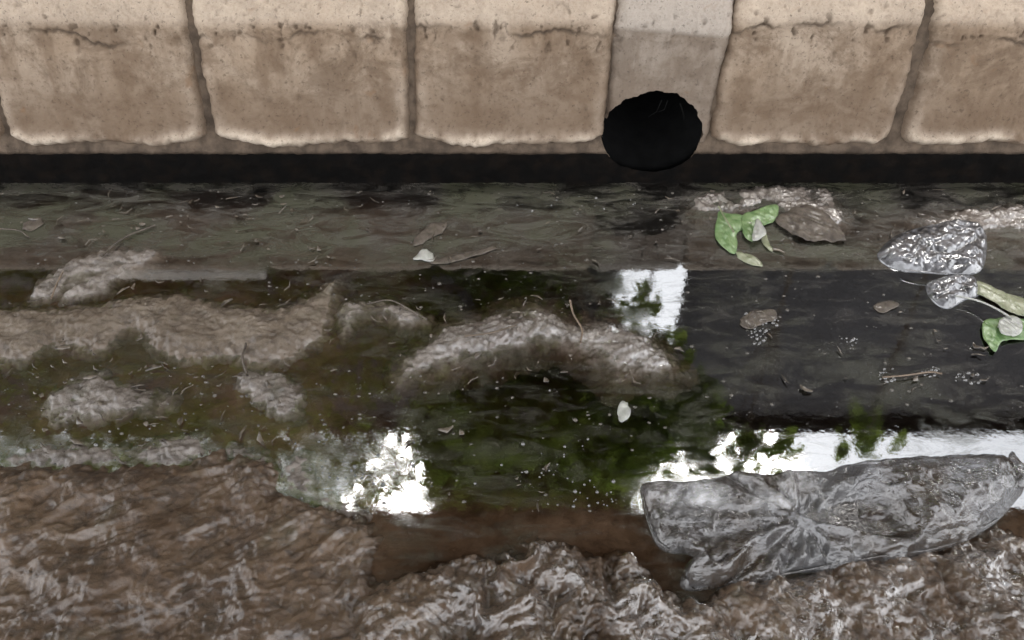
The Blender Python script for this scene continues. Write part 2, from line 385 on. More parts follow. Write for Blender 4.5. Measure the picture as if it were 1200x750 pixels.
def make_panel(i):
    x0b, s0 = jb[i]; x1b, s1 = jb[i + 1]; patch = (i == 5)
    dense = 2 <= i <= 7; st_ = .0021 if dense else .008
    nx = int(abs(x1b - x0b) * 1.1 / st_); ts = np.concatenate([np.arange(0, TC + .07, st_), np.linspace(TC + .075, TL, 12)])
    u = np.linspace(0, 1, nx); U, T = np.meshgrid(u, ts)
    wob = .009 * fbm(T * 0 + i * 3.1, T, 14, 3, 81) + .003 * fbm(T * 0 + i * 3.1, T, 60, 2, 82)
    XL = x0b + s0 * T + jw[i] + wob; XR = x1b + s1 * T - jw[i + 1] - wob * .8
    if patch: XL = XL - .004; XR = XR + .004
    x = XL + U * (XR - XL)
    dl = x - XL; dr = XR - x; cor = np.exp(-dl / .022) + np.exp(-dr / .022); db = T - .019 + .012 * fbm(x, T * 0 + i, 9, 3, 84) + .004 * fbm(x, T * 0 + i, 50, 2, 85) - .018 * cor * (0 if patch else 1)
    n1 = fbm(x, T, 8, 4, 91 + i); n2 = fbm(x, T, 45, 4, 95 + i); n3 = fbm(x, T, 160, 3, 99 + i)
    e = np.minimum(np.minimum(dl, dr), db); e = np.maximum(e, 0)
    out = .024 * (1 - np.exp(-e / .0050)) - .024 - .02 * sstep(0, -.01, db)
    low = sstep(TC * .95, TC * .35, T)
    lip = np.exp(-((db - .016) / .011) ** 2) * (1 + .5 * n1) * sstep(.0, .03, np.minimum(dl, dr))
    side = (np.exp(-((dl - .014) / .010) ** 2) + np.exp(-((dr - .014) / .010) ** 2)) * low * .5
    if patch: lip = lip * .3; side = side * 0
    out = out + .009 * lip + .003 * side - .004 * low * sstep(.03, .08, e)
    pit = sstep(.26, .50, fbm(x, T, 60, 3, 120 + i)); zone = np.exp(-((T - TC + .005) / .03) ** 2)
    out = out + .006 * n1 + .0030 * n2 + .0014 * n3 - .0065 * pit * (.25 + zone)
    ck = np.zeros_like(x)
    if not patch:
        dc = np.abs(T - crackz(x, i * 2.7)); ckm = sstep(-.12, .22, fbm(x, x * 0 + i, 8, 3, 140))
        ck = np.exp(-(dc / (.0022 + .003 * np.abs(n2))) ** 2) * ckm; out = out - .0055 * ck
        dc2 = np.abs(fbm(x, T, 15, 3, 150 + i)); ck2 = np.exp(-(dc2 / .02) ** 2) * zone * .7 * sstep(-.1, .3, fbm(x, T, 12, 2, 160 + i))
        out = out - .003 * ck2; ck = np.maximum(ck, ck2 * .7)
        ck = np.maximum(ck, .55 * pit * (.3 + .7 * zone))
        # loose crumbled ledge line under the fold
        out = out - .004 * sstep(.005, -.004, T - crackz(x, i * 2.7)) * sstep(-.05, -.0, T - TC)
    else:
        bl = sstep(.002, .012, T - (TC - .004 - .03 * (dl / (dl + dr + 1e-6)) * .6 + .004 * n1)); out = out + .005 * bl - .003
    y, z, ny, nz = pf(T)
    vx = np.stack([x, y + ny * out, z + nz * out], -1).reshape(-1, 3)
    rim = np.clip(lip * 1.1 + side * .7, 0, 1) * np.clip(.55 + 1.1 * n1 + .6 * n2, 0, 1)  # lip and side rims tinted paler: plaster wear plus painted light from above
    top = sstep(TC - .004, TC + .02, T) * .55  # sloping top coloured lighter, as if lit by the sky it faces
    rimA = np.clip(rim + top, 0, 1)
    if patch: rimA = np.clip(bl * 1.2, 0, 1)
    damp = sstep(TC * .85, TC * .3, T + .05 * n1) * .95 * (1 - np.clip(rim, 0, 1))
    damp = np.maximum(damp, sstep(.010, -.002, db))
    fc = grid_faces(len(ts), nx)
    dH = np.sqrt((vx[:, 0] - HOLE[0]) ** 2 + ((vx[:, 2] - HOLE[2]) * HZ) ** 2)
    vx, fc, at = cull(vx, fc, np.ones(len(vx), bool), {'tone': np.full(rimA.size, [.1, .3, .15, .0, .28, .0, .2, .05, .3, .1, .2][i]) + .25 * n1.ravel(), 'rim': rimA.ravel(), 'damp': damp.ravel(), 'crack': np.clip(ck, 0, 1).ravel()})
    dH = np.sqrt((vx[:, 0] - HOLE[0]) ** 2 + ((vx[:, 2] - HOLE[2]) * HZ) ** 2) + .006 * fbm(vx[:, 0], vx[:, 2], 45, 3, 170)
    fc = fc[~(dH[fc] < HR).all(1)]
    if patch: fc = fc[(vx[fc][:, :, 2] > .078).all(1)]
    ring(vx, dH, HR)
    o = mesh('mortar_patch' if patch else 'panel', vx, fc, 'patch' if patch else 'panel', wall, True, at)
    if patch: o['label'] = 'smooth grey cement patch around the pipe mouth'
    return o
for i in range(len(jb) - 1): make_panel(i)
# recessed mortar core behind the panels, far ends included
xs = np.concatenate([np.linspace(-14, -1.6, 60), np.arange(-1.6, 1.9, .004), np.linspace(1.91, 14, 60)])
ts = np.concatenate([np.arange(0, TC + .08, .006), np.linspace(TC + .09, TL, 8)])
X, T = np.meshgrid(xs, ts); o_ = -.019 + .013 * sstep(.05, .0, T) + .005 * fbm(X, T, 30, 3, 180) + .003 * fbm(X, T, 100, 2, 181)
y, z, ny, nz = pf(T); v = np.stack([X, y + ny * o_, z + nz * o_], -1).reshape(-1, 3); f = grid_faces(len(ts), len(xs))
dH = np.sqrt((v[:, 0] - HOLE[0]) ** 2 + ((v[:, 2] - HOLE[2]) * HZ) ** 2); f = f[~(dH[f] < HR + .003).all(1)]; ring(v, dH, HR + .003)
mesh('joint_mortar', v, f, 'joint', wall)
# black wet foot under the panels
xs = np.concatenate([np.linspace(-14, -1.5, 40), np.arange(-1.5, 1.6, .005), np.linspace(1.61, 14, 40)])
zs = np.linspace(-.08, .064, 30); X, Zg = np.meshgrid(xs, zs)
Yg = 1.197 + .10 * np.maximum(Zg - .05, 0) + .004 * fbm(X, Zg, 20, 3, 190) + .003 * fbm(X, Zg, 80, 3, 191)
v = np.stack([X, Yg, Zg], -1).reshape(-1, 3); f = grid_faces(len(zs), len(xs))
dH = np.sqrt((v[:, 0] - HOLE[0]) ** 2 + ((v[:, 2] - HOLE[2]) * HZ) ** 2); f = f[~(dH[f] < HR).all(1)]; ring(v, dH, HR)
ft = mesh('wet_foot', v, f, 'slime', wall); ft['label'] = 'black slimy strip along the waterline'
# drain pipe: a bore with a thin lip
pv = []; pf_ = []; n = 48
prs = [(1.243, HR + .075), (1.240, HR + .022), (1.238, HR + .020), (1.242, HR + .010), (1.33, HR - .006), (2.3, HR - .008)]
for yy, rr in prs:
    for j in range(n):
        a = 2 * math.pi * j / n; zz = math.sin(a) * rr / HZ
        pv.append((HOLE[0] + math.cos(a) * rr * (1 + .02 * math.sin(3 * a)), yy + (HOLE[2] + zz) * WK * .9 - .02, HOLE[2] + zz))
for i in range(len(prs) - 1):
    for j in range(n): pf_.append((i * n + j, i * n + (j + 1) % n, (i + 1) * n + (j + 1) % n, (i + 1) * n + j))
pf_.append(tuple(range((len(prs) - 1) * n, len(prs) * n)))
pp = mesh('drain_pipe', pv, pf_, 'pipe', wall); pp['label'] = 'round black mouth of a drain pipe'
# roots hanging at the pipe mouth
for k in range(4):
    a = R(60 + 60 * rnd.random()); b = HOLE + np.array([math.cos(a) * HR, -.03, math.sin(a) * HR / HZ])
    e = b + np.array([rnd.uniform(-.03, .03), -.012, rnd.uniform(-.004, .014)])
    tube('root', [b + np.array([0, .03, 0]), (b + e) / 2 + np.array([0, 0, .004]), e], [.0008, .0006, .0003], 'pipe', pp, 5)

# ================================================================== SCUM AND SEDIMENT ON THE WATER
scum_h = []
def scum(name, label, px, mat, amp, lift, seed, freq=40, edge=.012, step=.0021, hole=.0, group=None):
    lo = smooth_loop(gps(px), 4); mn, mx = lo.min(0) - .05, lo.max(0) + .05; mx[1] = min(mx[1], 1.19)
    xs = np.arange(mn[0], mx[0], step); ys = np.arange(mn[1], mx[1], step); X, Y = np.meshgrid(xs, ys)
    d = pdist(X, Y, lo) + .010 * fbm(X, Y, 18, 4, seed, .65) + .006 * fbm(X, Y, 90, 3, seed + 8)
    m = sstep(-.034, edge * 1.9, d + .012 * fbm(X, Y, 45, 4, seed + 9, .7))
    wr = rid(X + .02 * fbm(X, Y, 12, 2, seed + 1), Y * 1.3 + .02 * fbm(X, Y, 12, 2, seed + 2), freq, 4, seed + 3, .65)
    z = -.022 + m * (.0215 + lift - .0012 + 1.15 * amp * wr + amp * 2.3 * fbm(X, Y, freq * .35, 3, seed + 5) + amp * .35 * fbm(X, Y, 140, 2, seed + 6))
    z = z - hole * sstep(.12, .5, fbm(X, Y, 16, 3, seed + 7))
    v = np.stack([X, Y, z], -1).reshape(-1, 3); f = grid_faces(len(ys), len(xs)); v, f, _ = cull(v, f, v[:, 2] > -.0205)
    o = mesh(name, v, f, mat); tag(o, label, 'scum', group); return o
scum('sediment_mat', 'broad tan sediment mat lying on the water at the left edge',
     [(-260, 350), (-60, 348), (60, 352), (120, 347), (200, 336), (290, 350), (330, 352), (372, 330), (402, 318), (402, 345), (385, 398), (330, 432), (290, 442), (270, 428), (225, 432), (180, 424),
      (150, 398), (120, 420), (60, 418), (0, 432), (-120, 420), (-260, 410)], 'scum_tan', .0042, .0078, 201, 26, .026)
scum('scum_mat', 'pale wrinkled scum hump in the middle of the water', [(455, 438), (478, 402), (520, 372), (560, 362), (625, 348), (668, 368), (700, 366), (745, 378), (775, 398), (800, 425),
      (786, 440), (745, 440), (722, 450), (700, 432), (655, 408), (600, 418), (555, 432), (505, 440), (470, 455)], 'scum', .0056, .0072, 211, 34, .030)
scum('scum_mat', 'grey scum island below the tan sediment mat, near the left edge', [(40, 470), (75, 436), (130, 420), (150, 440), (214, 452), (210, 485), (160, 492), (100, 500), (50, 498)], 'scum', .0040, .0034, 221, 38, .024, hole=.006)
scum('scum_mat', 'dark frothy scum fringe between the left mud and the water', [(-120, 515), (0, 520), (60, 508), (150, 512), (225, 500), (300, 520), (335, 530), (330, 548), (200, 552), (60, 560), (-120, 548)], 'scum', .0042, .0042, 231, 46, .022, hole=.014)
scum('scum_mat', 'thin sliver of wrinkled scum left of the pale hump', [(400, 358), (430, 350), (465, 354), (496, 372), (470, 374), (440, 366), (415, 375), (402, 392)], 'scum', .0028, .0008, 241, 44, .007, hole=.003)
scum('scum_mat', 'frothy scum patch trailing under the corner of the tan mat', [(275, 440), (318, 438), (345, 452), (350, 482), (322, 486), (300, 470)], 'scum', .0040, .0034, 251, 44, .008, hole=.005)
scum('scum_mat', 'bright frothy scum streak reaching the right edge by the wall', [(1085, 258), (1120, 248), (1160, 244), (1210, 238), (1300, 240), (1300, 268), (1200, 268), (1160, 270), (1120, 270)], 'scum', .0036, .0042, 261, 44, .008, hole=.004)
scum('scum_mat', 'frothy scum beside the green leaf under the wall', [(815, 232), (850, 222), (905, 218), (960, 220), (985, 240), (980, 262), (930, 258), (905, 240), (860, 246), (825, 248)], 'scum', .0036, .0040, 271, 46, .008, hole=.006)
scum('scum_mat', 'twiggy scum tangle left of the long pale reflection', [(55, 320), (85, 305), (120, 292), (175, 290), (172, 305), (135, 325), (120, 342), (70, 350), (40, 345)], 'scum', .0040, .0034, 281, 44, .009, hole=.006)
scum('scum_mat', 'scum rim along the mud below the left patch of mirrored sky', [(322, 545), (345, 522), (372, 528), (378, 560), (420, 588), (445, 600), (420, 610), (360, 596), (326, 580)], 'scum', .0040, .0030, 291, 50, .018, hole=.016)

# specks and bubbles nobody could count
def specks(name, n, zones, rmin, rmax, mat, label, cat, flat):
    v = []; f = []; ico = [(1, 0, 0), (.5, .87, 0), (-.5, .87, 0), (-1, 0, 0), (-.5, -.87, 0), (.5, -.87, 0)]
    for k in range(n):
        x0, y0, x1, y1 = rnd.choices([z[:4] for z in zones], [z[4] for z in zones])[0]
        p = gp(rnd.uniform(x0, x1), rnd.uniform(y0, y1)); r = rmin + (rmax - rmin) * rnd.random() ** 3
        if float(mud_h(np.array([p[0]]), np.array([p[1]]))[0]) > 0: continue
        b = len(v); a0 = rnd.random() * 6.28; el = rnd.uniform(.5, 1.) if flat < .8 else 1
        for (hh, rr) in ((-.001, 1.), (r * flat * .6, .8)):
            for j in range(6):
                a = a0 + j * math.pi / 3; q = rnd.uniform(.75, 1.2) if flat < .8 else 1.
                v.append((p[0] + math.cos(a) * r * rr * q, p[1] + math.sin(a) * r * rr * el * q, hh))
        v.append((p[0], p[1], r * flat))
        for j in range(6):
            f.append((b + j, b + (j + 1) % 6, b + 6 + (j + 1) % 6, b + 6 + j)); f.append((b + 6 + j, b + 6 + (j + 1) % 6, b + 12))
    o = mesh(name, v, f, mat); tag(o, label, cat, None, 'stuff'); return o
specks('floating_specks', 1100, [(0, 222, 1200, 310, 5), (280, 300, 760, 370, 2), (800, 300, 1200, 500, 2), (200, 430, 520, 520, 1.4), (500, 440, 860, 600, 1.5), (0, 430, 240, 545, 1.6), (330, 515, 490, 595, .8)],
       .0008, .0036, 'fleck', 'fine scum specks scattered over the dark water', 'specks', .22)
specks('bubbles', 230, [(866, 366, 912, 382, 1.), (880, 376, 902, 404, 1.2), (985, 396, 1005, 410, .5), (1028, 432, 1048, 448, .8), (1080, 430, 1104, 442, .7), (1120, 436, 1150, 450, .7), (670, 560, 720, 595, .8), (610, 520, 690, 560, .7), (330, 515, 490, 590, .8), (480, 440, 700, 590, .6), (20, 500, 230, 545, .6), (560, 225, 760, 250, .6)],
       .0012, .0034, 'bubble', 'small bubbles dotting the water', 'bubbles', .85)

v = []; f = []
fz = [(0, 225, 420, 310, 3), (0, 330, 400, 440, 3.5), (440, 350, 800, 450, 3), (20, 430, 340, 545, 3), (420, 225, 820, 312, 2), (820, 220, 1200, 300, 2.4), (860, 340, 1180, 460, 1), (330, 500, 760, 600, 1)]
for k in range(380):
    x0, y0, x1, y1 = rnd.choices([z[:4] for z in fz], [z[4] for z in fz])[0]; p = gp(rnd.uniform(x0, x1), rnd.uniform(y0, y1))
    if p[1] > 1.18: continue
    L = .004 + .022 * rnd.random() ** 2.2; w_ = rnd.uniform(.0005, .0022) * (1 if rnd.random() < .7 else 2); a = rnd.gauss(0, .9); t_ = rnd.uniform(-.12, .16); b = len(v)
    d = np.array([math.cos(a), math.sin(a), t_]); n_ = np.array([-math.sin(a), math.cos(a), rnd.uniform(-.4, .4)]); c0 = p + np.array([0, 0, .0035 + abs(t_) * L * .4]); bend = rnd.uniform(-.25, .25) * L
    for q, ww in ((-.5, .35), (0, 1.), (.5, .2)):
        m0 = c0 + d * L * q + n_ * bend * (1 - 4 * q * q)
        v += [tuple(m0 - n_ * w_ * ww), tuple(m0 + np.array([0, 0, w_ * .7])), tuple(m0 + n_ * w_ * ww)]
    for q in (0, 3): f += [(b + q, b + q + 1, b + q + 4, b + q + 3), (b + q + 1, b + q + 2, b + q + 5, b + q + 4)]
tag(mesh('litter_fragments', v, f, 'frag'), 'tiny bits of rotted leaf and stalk strewn over scum and water', 'litter', None, 'stuff')

# ================================================================== PLASTIC BAG
BT = [(750, 570), (772, 564), (800, 565), (836, 560), (866, 554), (900, 556), (930, 551), (968, 552), (990, 544), (1016, 545), (1050, 539), (1100, 538), (1150, 535), (1176, 538), (1186, 552), (1198, 560)]
BB = [(1200, 572), (1192, 586), (1168, 612), (1130, 636), (1090, 647), (1052, 658), (1020, 659), (960, 670), (925, 673), (900, 681), (850, 687), (820, 692), (800, 690), (798, 676), (815, 660), (806, 650), (785, 648), (768, 636), (758, 606)]
bag = thing('plastic_bag', 'large crumpled clear grey plastic bag half sunk between water and mud', 'bag', tuple(gp(970, 620)))
bag_out = gps(BT + BB); bag_lo = smooth_loop(bag_out, 4)
A1 = gp(862, 556)[:2]; A2 = gp(936, 618)[:2]; A3 = gp(1064, 645)[:2]
def seg_d(x, y, a, b):
    e = b - a; t = np.clip(((x - a[0]) * e[0] + (y - a[1]) * e[1]) / (e @ e), 0, 1)
    return np.sqrt((x - a[0] - t * e[0]) ** 2 + (y - a[1] - t * e[1]) ** 2), t
pool = smooth_loop(gps([(932, 610), (950, 592), (985, 585), (1030, 583), (1052, 604), (1062, 636), (1020, 634), (970, 622)]), 4)
def bag_base(x, y): return np.maximum(mud_h(x, y) + .002, .0015)
def fold(x, y, ang, f, s):
    a = x * math.cos(ang) + y * math.sin(ang); b = -x * math.sin(ang) + y * math.cos(ang)
    return rid(a * .35 + .02 * fbm(x, y, 10, 2, s), b + .012 * fbm(x, y, 12, 2, s + 1), f, 3, s + 2, .6)
def bag_z(x, y, d):
    right = sstep(gp(985, 600)[0], gp(1060, 600)[0], x)
    inpool = sstep(-.012, .016, pdist(x, y, pool))
    puff = .010 * (1 - np.exp(-d / .018)) + right * .020 * (1 - np.exp(-d / .05))
    cr = .0085 * fold(x, y, .95, 22, 301) * (1 - right) + .0070 * fold(x, y, -.75, 17, 311) * right + .0050 * fold(x, y, .1, 30, 321) + .003 * rid(x, y, 28, 3, 325)
    d1, t1 = seg_d(x, y, A1, A2); d2, t2 = seg_d(x, y, A2, A3)
    rg = .008 * np.exp(-(d1 / .006) ** 2) + .006 * np.exp(-(d2 / .006) ** 2)
    th = np.arctan2(y - A2[1], x - A2[0]); rr = np.hypot(x - A2[0], y - A2[1]); tw = th * 5.5 + 1.2 * fbm(x, y, 9, 3, 327)
    fan = (1 - np.abs(((tw / np.pi) % 2) - 1) * 2) * .5 + .5 * (1 - np.abs(((tw * 2.3 / np.pi + .3) % 2) - 1) * 2)
    cr = cr * (.8 + .2 * right) + (1 - right) * .013 * fan * sstep(.005, .05, rr) * sstep(.30, .06, rr)
    cr = cr * sstep(0, .012, d)
    return bag_base(x, y) + .003 - .006 * np.exp(-d / .003) + np.maximum(puff + cr * 1.0 + rg - inpool * .022, .0) + .003 * fbm(x, y, 60, 2, 331) * sstep(0, .01, d) * (1 - inpool)
def milk(x, y, d):
    right = sstep(gp(970, 600)[0], gp(1060, 600)[0], x)
    inpool = sstep(-.006, .008, pdist(x, y, pool))
    low = sstep(gp(900, 600)[1], gp(900, 660)[1], y)
    return np.clip(.80 - .13 * right + .02 * low * (1 - right) + .6 * fbm(x, y, 22, 4, 341, .6) + .1 * inpool, .35, .97)
bd = sheet('bag_body', bag_out, bag_z, 'plastic', bag, .0026, 0, 4, {'milk': milk})
# rolled hem along the near edge and torn corner, tied end
def edge_pts(px, lift):
    out = []
    for a, b in px:
        p = gp(a, b); z = float(bag_base(np.array([p[0]]), np.array([p[1]]))[0]); out.append((p[0], p[1], z + lift + rnd.uniform(-.001, .002)))
    return out
plm = M['plastic']
def hem(name, px, r, lift):
    o = tube(name, [tuple(q) for q in smooth_open(edge_pts(px, lift), 6)], r, 'plastic', bag, 8)
    at = o.data.attributes.new('milk', 'FLOAT', 'POINT'); at.data.foreach_set('value', np.full(len(o.data.vertices), .75, np.float32)); return o
def smooth_open(p, n):
    p = np.array(p); p = np.concatenate([[2 * p[0] - p[1]], p, [2 * p[-1] - p[-2]]]); out = []
    for i in range(1, len(p) - 2):
        a, b, c, d = p[i - 1:i + 3]
        for k in range(n):
            t = k / n; out.append(.5 * (2 * b + (c - a) * t + (2 * a - 5 * b + 4 * c - d) * t * t + (3 * b - a - 3 * c + d) * t ** 3))
    out.append(p[-2]); return out
hem('hem', [(752, 572), (757, 606), (768, 634), (784, 646)], .0013, .003)
hem('hem', [(822, 690), (900, 678), (1020, 658), (1090, 646), (1130, 632), (1168, 610)], .0011, .003)
fl = sheet('flap', gps([(992, 548), (1040, 543), (1100, 540), (1150, 538), (1180, 548), (1190, 575), (1166, 606), (1120, 630), (1072, 640), (1058, 612), (1040, 590), (1010, 582), (990, 590), (988, 566)]),
           lambda x, y, d: bag_z(x, y, d) + .007 + .006 * (1 - np.exp(-d / .02)) + .004 * fold(x, y, -.75, 30, 351) * sstep(0, .02, d), 'plastic', bag, .0026, 0, 4,
           {'milk': lambda x, y, d: np.clip(.6 + .6 * fbm(x, y, 20, 4, 361, .6), .2, .9)})
kn = sheet('tied_end', gps([(1172, 556), (1180, 536), (1188, 548), (1204, 552), (1206, 562), (1200, 576), (1186, 578)]),
           lambda x, y, d: bag_base(x, y) + .012 + .012 * (1 - np.exp(-d / .008)) + .006 * fold(x, y, 1.2, 50, 371), 'plastic', bag, .0025, .0006, 3,
           {'milk': lambda x, y, d: x * 0 + .6})
scr = sheet('torn_corner', gps([(806, 688), (800, 672), (812, 656), (828, 650), (836, 664), (880, 640), (868, 672), (850, 686), (826, 692)]),
            lambda x, y, d: bag_z(x, y, d) + .006 + .006 * fold(x, y, .8, 40, 381) + .006 * (1 - np.exp(-d / .01)), 'plastic', bag, .0025, .0006, 3, {'milk': lambda x, y, d: x * 0 + .8})

# ================================================================== LEAVES AND LITTER
def Zp(org, s, pts): return [(org[0] + a / s, org[1] + b / s) for a, b in pts]
L1 = (820, 220); k1 = 6.667
t = thing('leaf', 'torn two lobed bright green leaf floating under the wall', 'leaf', tuple(gp(870, 280)))
dome = lambda h, w, s, b=.002: (lambda x, y, d: b + h * .55 * (1 - np.exp(-d / (w * 2.2))) + .0045 * fbm(x, y, 28, 3, s) - .0022 * np.exp(-(np.abs(pn((x * .8 + y * .6) * 60, (y - x) * 8, s)) / .06) ** 2))
sheet('leaf_lobe', gps(Zp(L1, k1, [(150, 190), (135, 250), (118, 330), (130, 420), (200, 490), (270, 525), (292, 440), (282, 380), (310, 345), (350, 320), (352, 232), (220, 212)])), dome(.010, .012, 401), 'leaf', t, .0025)
sheet('leaf_lobe', gps(Zp(L1, k1, [(330, 232), (440, 192), (520, 160), (600, 148), (608, 200), (590, 262), (500, 308), (442, 292), (432, 350), (410, 432), (340, 385)])), dome(.013, .014, 402, .004), 'leaf', t, .0025)
sheet('leaf_fold', gps(Zp(L1, k1, [(432, 292), (480, 340), (505, 400), (470, 430), (430, 452), (398, 440)])), dome(.012, .006, 403, .012), 'leaf_white', t, .0025)  # white piece paints in the highlight on the fold
sheet('leaf_edge', gps(Zp(L1, k1, [(280, 510), (360, 525), (440, 560), (492, 612), (420, 612), (330, 575)])), dome(.005, .006, 404), 'leaf_pale', t, .0025)
sheet('leaf_edge', gps(Zp(L1, k1, [(500, 340), (540, 430), (570, 500), (530, 490), (480, 420)])), dome(.004, .005, 405), 'leaf_pale', t, .0025)
tube('stem', smooth_open([tuple(gp(842, 242, .004)), tuple(gp(850, 256, .012)), tuple(gp(860, 272, .013))], 5), [.0016] * 11, 'leaf_pale', t, 6)
# dead leaf beside it
o = sheet('dead_leaf', gps([(908, 262), (922, 250), (945, 244), (965, 252), (980, 268), (990, 284), (970, 285), (950, 286), (930, 278)]), lambda x, y, d: .003 + .008 * (1 - np.exp(-d / .01)) + .006 * fold(x, y, -.6, 40, 411), 'leaf_dead', None, .0025)
tag(o, 'curled wet dead leaf just right of the two lobed green leaf', 'leaf')
# the leaf at the right edge with its long pale stalk
t = thing('leaf', 'green leaf with a whitish folded middle at the right edge', 'leaf', tuple(gp(1175, 390)))
L2 = (1000, 240); k2 = 3.75
sheet('leaf_blade', gps(Zp(L2, k2, [(562, 540), (575, 515), (640, 505), (720, 508), (790, 520), (820, 560), (790, 590), (730, 600), (650, 605), (618, 655), (585, 620), (565, 580)])), dome(.010, .012, 421, .003), 'leaf', t, .0025)
sheet('leaf_fold', gps(Zp(L2, k2, [(628, 530), (660, 512), (705, 515), (728, 550), (720, 585), (680, 598), (635, 590), (622, 560)])), dome(.010, .010, 422, .012), 'leaf_white', t, .0025)
t = thing('leaf', 'long pale yellowish leaf lying above the whitish folded leaf', 'leaf', tuple(gp(1175, 355)))
sheet('leaf_blade', gps(Zp(L2, k2, [(530, 345), (570, 355), (640, 390), (720, 410), (800, 440), (830, 490), (760, 495), (690, 480), (620, 440), (560, 405), (535, 390)])), dome(.009, .010, 431, .004), 'leaf_pale', t, .0025)
tube('stem', smooth_open([tuple(gp(1120, 347, .012)), tuple(gp(1145, 352, .014)), tuple(gp(1168, 362, .016)), tuple(gp(1186, 373, .015))], 6), .0016, 'leaf_white', t, 6)
# silvery plastic scrap
t = thing('plastic_scrap', 'crumpled silvery plastic scrap on the water at the right', 'plastic', tuple(gp(1095, 310)))
cz = lambda s, h: (lambda x, y, d: -.001 + h * .6 * (1 - np.exp(-d / .012)) + .007 * sstep(0, .012, d) * fold(x, y, .5, 24, s) + .005 * sstep(0, .012, d) * rid(x, y, 30, 3, s + 9))
sheet('crumpled_film', gps([(1028, 300), (1040, 284), (1060, 272), (1098, 262), (1130, 258), (1152, 268), (1156, 292), (1148, 318), (1120, 322), (1085, 320), (1058, 318), (1040, 312)]), cz(441, .012), 'silver', t, .0024)
sheet('crumpled_tail', gps([(1085, 335), (1095, 328), (1120, 322), (1142, 326), (1148, 345), (1130, 352), (1110, 362), (1092, 352)]), cz(451, .010), 'silver', t, .0024)
tube('rolled_edge', smooth_open([tuple(gp(1060, 317, .010)), tuple(gp(1085, 319, .014)), tuple(gp(1110, 321, .013))], 5), .0018, 'silver', t, 6)
# small floating bits
def bit(name, px, mat, label, cat, h=.003, group=None):
    q = smooth_loop(gps(px), 4); c0 = q.mean(0); k = 1 + .28 * fbm(q[:, 0], q[:, 1], 60, 3, 471) + .2 * fbm(q[:, 0], q[:, 1], 210, 2, 472); q = c0 + (q - c0) * k[:, None]
    o = sheet(name, q, lambda x, y, d: .0012 + h * .4 * (1 - np.exp(-d / .006)) + .0018 * fbm(x, y, 70, 3, 461), mat, None, .0022, .0005, 0); tag(o, label, cat, group); return o
bit('petal', [(484, 304), (492, 296), (500, 293), (508, 300), (507, 307), (494, 306)], 'leaf_white', 'small whitish petal floating at the left of the middle', 'petal', .006)
bit('faded_leaf', [(484, 284), (492, 272), (508, 262), (522, 262), (520, 272), (505, 280), (492, 288)], 'leaf_dead', 'faded grey leaf floating just above the small whitish petal', 'leaf')
bit('thin_leaf', [(508, 306), (540, 298), (575, 290), (580, 293), (545, 304), (520, 310)], 'leaf_dead', 'thin dead leaf blade trailing right of the small whitish petal', 'leaf', .002)
bit('petal', [(724, 478), (731, 471), (738, 478), (736, 490), (728, 496), (724, 488)], 'leaf_white', 'pale oval petal floating below the pale scum hump', 'petal', .004)
bit('bark_flake', [(28, 262), (44, 256), (52, 262), (40, 270), (26, 270)], 'leaf_dead', 'grey flake floating near the left edge below the wall', 'flake')
bit('leaf_scrap', [(868, 378), (880, 366), (905, 364), (912, 374), (895, 380), (880, 386)], 'leaf_dead', 'brown leaf scrap floating on the dark water right of the sky gap', 'leaf')
bit('leaf_scrap', [(1024, 358), (1040, 352), (1052, 358), (1040, 366), (1028, 366)], 'leaf_dead', 'small leaf scrap floating below the silvery plastic scrap', 'leaf', .002)
def twig(px, r, label, mat='twig', z=.004):
    o = tube('twig', smooth_open([tuple(gp(a, b, z + rnd.uniform(-.001, .004))) for a, b in px], 6), r, mat, None, 6); tag(o, label, 'twig', 'twigs on the water'); return o
twig([(1034, 442), (1060, 440), (1090, 436), (1104, 438)], .0014, 'thin twig with bubbles on the dark water at the right')
twig([(120, 300), (132, 288), (150, 276), (182, 264)], .0016, 'slanting pale twig in the tangle at the upper left', 'leaf_dead')
twig([(0, 268), (22, 270), (34, 278)], .0014, 'short twig at the left edge under the wall', 'leaf_dead')
twig([(60, 350), (66, 334), (74, 318)], .0015, 'upright short twig at the upper left tangle')
twig([(430, 356), (458, 352), (486, 366), (500, 374)], .0013, 'curved twig lying on the sliver of scum', 'leaf_dead')
twig([(290, 440), (284, 420), (288, 402), (282, 385)], .0018, 'twig standing out of the corner of the tan mat', 'leaf_dead', .008)
twig([(545, 394), (575, 390), (605, 381)], .0013, 'dark twig across the pale scum hump', 'bark', .012)
twig([(668, 352), (672, 368), (682, 386), (680, 402)], .0016, 'short twig poking from the top of the pale hump', 'twig', .012)

